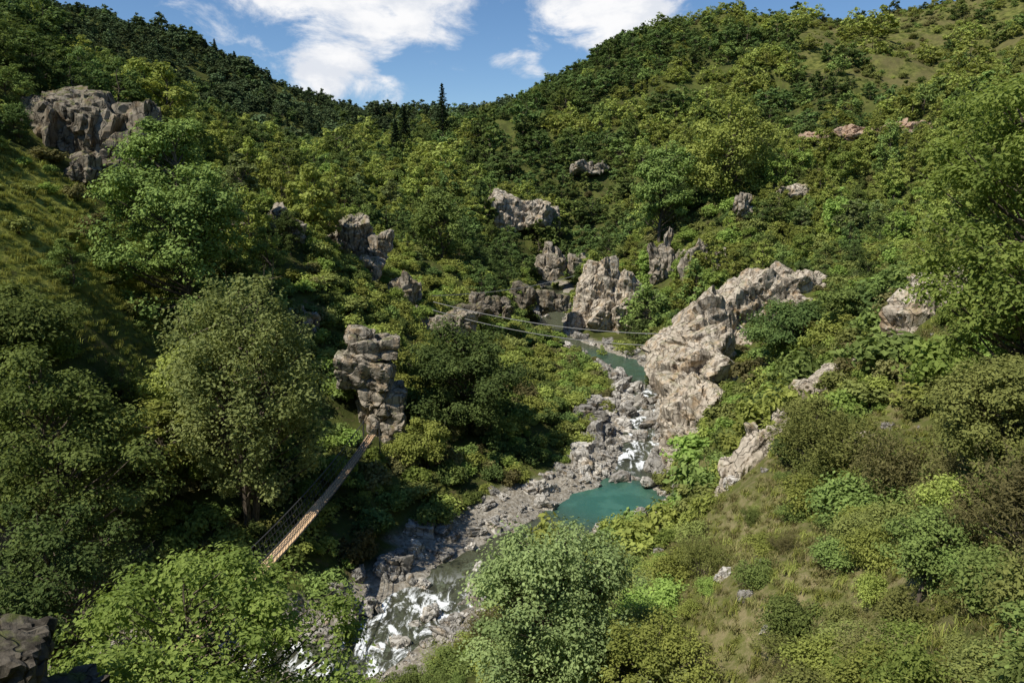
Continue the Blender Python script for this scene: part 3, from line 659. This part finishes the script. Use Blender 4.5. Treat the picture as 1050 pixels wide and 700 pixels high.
# grass
x,y=cand(.38,2,40,12,66);z,d,zr,hw,gw,side=H(x,y,True)
k=(side<0)&(d>hw+gw)&(rng.uniform(size=len(x))<.6)&~excl(x,y,-.6);x,y,z=x[k],y[k],z[k]
x2,y2=cand(.5,-62,-28,50,92);k=(np.hypot((x2+46)/14,(y2-70)/18)<1)&(rng.uniform(size=len(x2))<.6);x2,y2=x2[k],y2[k];z2=H(x2,y2)
nA=len(x);x=np.concatenate([x,x2]);y=np.concatenate([y,y2]);z=np.concatenate([z,z2])
pi=rng.integers(0,3,len(x));pi[nA:]=2
sg=rng.uniform(.6,1.5,len(x));sg[nA:]*=1.4
scatter('hillside_grass',np.stack([x,y,z],1),rng.uniform(0,6.28,len(x)),sg,pi,C_tf);print('grass',len(x))
def stones(name,s,p,smin,smax,reach,pw=2.):
    x,y=cand(s,-50,32,32,190);z,d,zr,hw,gw,side=H(x,y,True)
    rap=((y>78)&(y<118))|(y<64)
    inn=np.where(rap,.0,hw-.5)
    k=(d>inn)&(d<hw+gw+reach)&(rng.uniform(size=len(x))<p*np.where((d<hw),.45,1)*np.where((y>78)&(y<118),1.6,1))
    x,y,z,d,hw,zr=x[k],y[k],z[k],d[k],hw[k],zr[k]
    q=smin+(smax-smin)*rng.uniform(size=len(x))**pw;q=np.where((y>78)&(y<120),q*1.3,q)
    S=np.stack([q*rng.uniform(.8,1.3,len(x)),q*rng.uniform(.8,1.3,len(x)),q*rng.uniform(.7,1.1,len(x))],1)
    scatter(name,np.stack([x,y,z+q*.15],1),rng.uniform(0,6.28,len(x)),S,rng.integers(0,6,len(x)),C_bl,rng.normal(size=(len(x),2))*.25);print(name,len(x))
stones('river_boulders',1.6,.7,.25,1.5,1.0)
stones('river_stones',.6,.5,.08,.34,1.0)
x,y=cand(3,4,40,20,75);z,d,zr,hw,gw,side=H(x,y,True);k=(side<0)&(d>hw+gw+1)&(rng.uniform(size=len(x))<.5);x,y,z=x[k],y[k],z[k]
scatter('hillside_stones',np.stack([x,y,z+.05],1),rng.uniform(0,6.28,len(x)),.1+.7*rng.uniform(size=len(x))**2.5,rng.integers(0,6,len(x)),C_bl)
print('scatter',time.time()-T0)

# ---------------------------------------------------------------- suspension footbridge
WOOD=plain_mat('bridge_wood',(.74,.50,.29),.8,0,9,.2);STEEL=plain_mat('bridge_cable_steel',(.07,.07,.07),.6,.3,9,.2)
A_=np.array([-13.2,70.5,7.9]);B_=np.array([-17.2,28.5,8.6]);L_=np.linalg.norm(B_-A_);dr=(B_-A_)/L_;sdv=nrm(np.cross(dr,[0,0,1.]))
def bp(t): return A_+(B_-A_)*t+np.array([0,0,-1.3*4*t*(1-t)])
emp=bpy.data.objects.new('suspension_footbridge',None);COL.objects.link(emp);emp.location=tuple(A_)
def addpart(nm,parts,mat):
    V,F,MI,LV=merge([(v,f,0,None) for v,f in parts]);o=build(nm,V-A_,F,[mat]);o.parent=emp;return o
def box(c,ax,ay,az):
    V=np.array([c+sx*ax+sy*ay+sz*az for sx in(-1,1) for sy in(-1,1) for sz in(-1,1)])
    F=np.array([(0,1,3,2),(4,6,7,5),(0,4,5,1),(2,3,7,6),(0,2,6,4),(1,5,7,3)]);return V,F
r=np.random.default_rng(5);npk=150
pl=[];
for i in range(npk):
    t=(i+.5)/npk;c=bp(t);a=dr*(L_/npk*.485);pl.append(box(c+np.array([0,0,r.uniform(-.006,.006)]),a,sdv*(.36+r.uniform(-.02,.02)),np.array([0,0,.022])))
addpart('deck_planks',pl,WOOD)
ts=np.linspace(0,1,43)
addpart('deck_boards',[tube([bp(t)+sdv*s-np.array([0,0,.09]) for t in ts],[.06]*43,4) for s in (-.2,.2)],WOOD)
cb=[]
for s in (-1,1):
    cb.append(tube([bp(t)+sdv*s*.40-np.array([0,0,.04]) for t in ts],[.03]*43,5))
    cb.append(tube([bp(t)+sdv*s*.70+np.array([0,0,1.3]) for t in ts],[.04]*43,5))
    cb.append(tube([bp(t)+sdv*s*.5+np.array([0,0,.45]) for t in ts],[.02]*43,4))
    cb.append(tube([bp(t)+sdv*s*.6+np.array([0,0,.9]) for t in ts],[.02]*43,4))
addpart('cables',cb,STEEL)
nt_=[]
for i in range(85):
    t=i/84
    for s in (-1,1):
        nt_.append(tube([bp(t)+sdv*s*.40,bp(t)+sdv*s*.70+np.array([0,0,1.3])],[.018,.018],3))
addpart('side_hangers',nt_,STEEL)
ps=[]
for t in (0,1):
    for s in (-1,1):
        c=bp(t)+sdv*s*.76;ps.append(tube([c-np.array([0,0,2.5]),c+np.array([0,0,1.4])],[.07,.06],8))
addpart('anchor_posts',ps,STEEL)
def cable(name,a,b,sag,rad):
    a=np.array(a,float);b=np.array(b,float);q=np.linspace(0,1,40)
    pts=[a+(b-a)*t-np.array([0,0,sag*4*t*(1-t)]) for t in q];v,f=tube([p_-a for p_ in pts],[rad]*40,5)
    o=build(name,v,f,[CW],smooth=True);o.location=tuple(a);return o
CW=plain_mat('galvanised_wire',(.34,.33,.31),.7,.0,5,.1)
cable('overhead_cable',(-11,108,15.4),(24,106,11.2),1.2,.05);cable('overhead_cable',(-11,107,14.4),(26,106,9.6),1.5,.05);cable('overhead_cable',(-11.2,108.5,16.2),(12,150,14.8),.8,.05)

# ---------------------------------------------------------------- light, sky, camera
el=math.radians(54);az=math.radians(-124)
S_=Vector((math.sin(az)*math.cos(el),math.cos(az)*math.cos(el),math.sin(el)))
sun=bpy.data.lights.new('sun','SUN');sun.energy=5;sun.angle=math.radians(.5);sun.color=(1,.955,.85)
so=bpy.data.objects.new('sun',sun);COL.objects.link(so);so.rotation_euler=S_.to_track_quat('Z','Y').to_euler();so.location=(-60,-30,120)
w=bpy.data.worlds.new('World');scene.world=w;w.use_nodes=True;nt=w.node_tree;nt.nodes.clear();g=N(nt)
sky=g('ShaderNodeTexSky',sky_type='NISHITA');sky.sun_disc=False;sky.sun_elevation=el;sky.sun_rotation=az%(2*math.pi);sky.altitude=1200;sky.air_density=1.0;sky.dust_density=.1;sky.ozone_density=4
dv=g('ShaderNodeTexCoord').outputs['Generated']
def ell(c,s):
    a=g('ShaderNodeVectorMath',operation='SUBTRACT');g.set(a.inputs[0],dv);a.inputs[1].default_value=c
    b=g('ShaderNodeVectorMath',operation='DIVIDE');g.set(b.inputs[0],a.outputs[0]);b.inputs[1].default_value=s
    l=g('ShaderNodeVectorMath',operation='LENGTH');g.set(l.inputs[0],b.outputs[0]);return g.mr(l.outputs[1],1.3,.2)
mk=g.math('MAXIMUM',g.math('MAXIMUM',ell((-.175,.955,.225),(.19,.3,.09)),ell((-.215,.964,.145),(.085,.3,.055))),g.math('MAXIMUM',ell((.12,.97,.205),(.12,.3,.05)),g.math('MULTIPLY',ell((.01,.985,.155),(.05,.3,.02)),.5)))
mpn=g('ShaderNodeMapping');g.set(mpn.inputs[0],dv);mpn.inputs['Scale'].default_value=(1,1,1.9)
n1=g.noise(mpn.outputs[0],9,10,.62,.4);n2=g.noise(mpn.outputs[0],16,6,.6)
den=g.mr(g.math('ADD',g.math('MULTIPLY',mk,.62),g.math('MULTIPLY',g.math('SUBTRACT',n1,.5),1.7)),.2,.56)
cc=g.mix(g.mr(n2,.35,.62),(6.6,6.9,7.5),(8.5,8.5,8.6))
hs=g('ShaderNodeHueSaturation');g.set(hs.inputs['Color'],sky.outputs[0]);hs.inputs['Saturation'].default_value=1.1
col=g.mix(den,hs.outputs[0],cc)
bg=g('ShaderNodeBackground',i_Color=col,i_Strength=.115);o=g('ShaderNodeOutputWorld');g.set(o.inputs[0],bg.outputs[0])
cam=bpy.data.cameras.new('camera');cam.lens=27.43;cam.sensor_width=36;cam.clip_end=3000;cam.clip_start=.1
co=bpy.data.objects.new('camera',cam);COL.objects.link(co);co.location=(0,0,30);co.rotation_euler=(math.radians(90-10.6),0,0);scene.camera=co
scene.view_settings.view_transform='Standard';scene.view_settings.look='None';scene.view_settings.exposure=0
print('done',time.time()-T0)
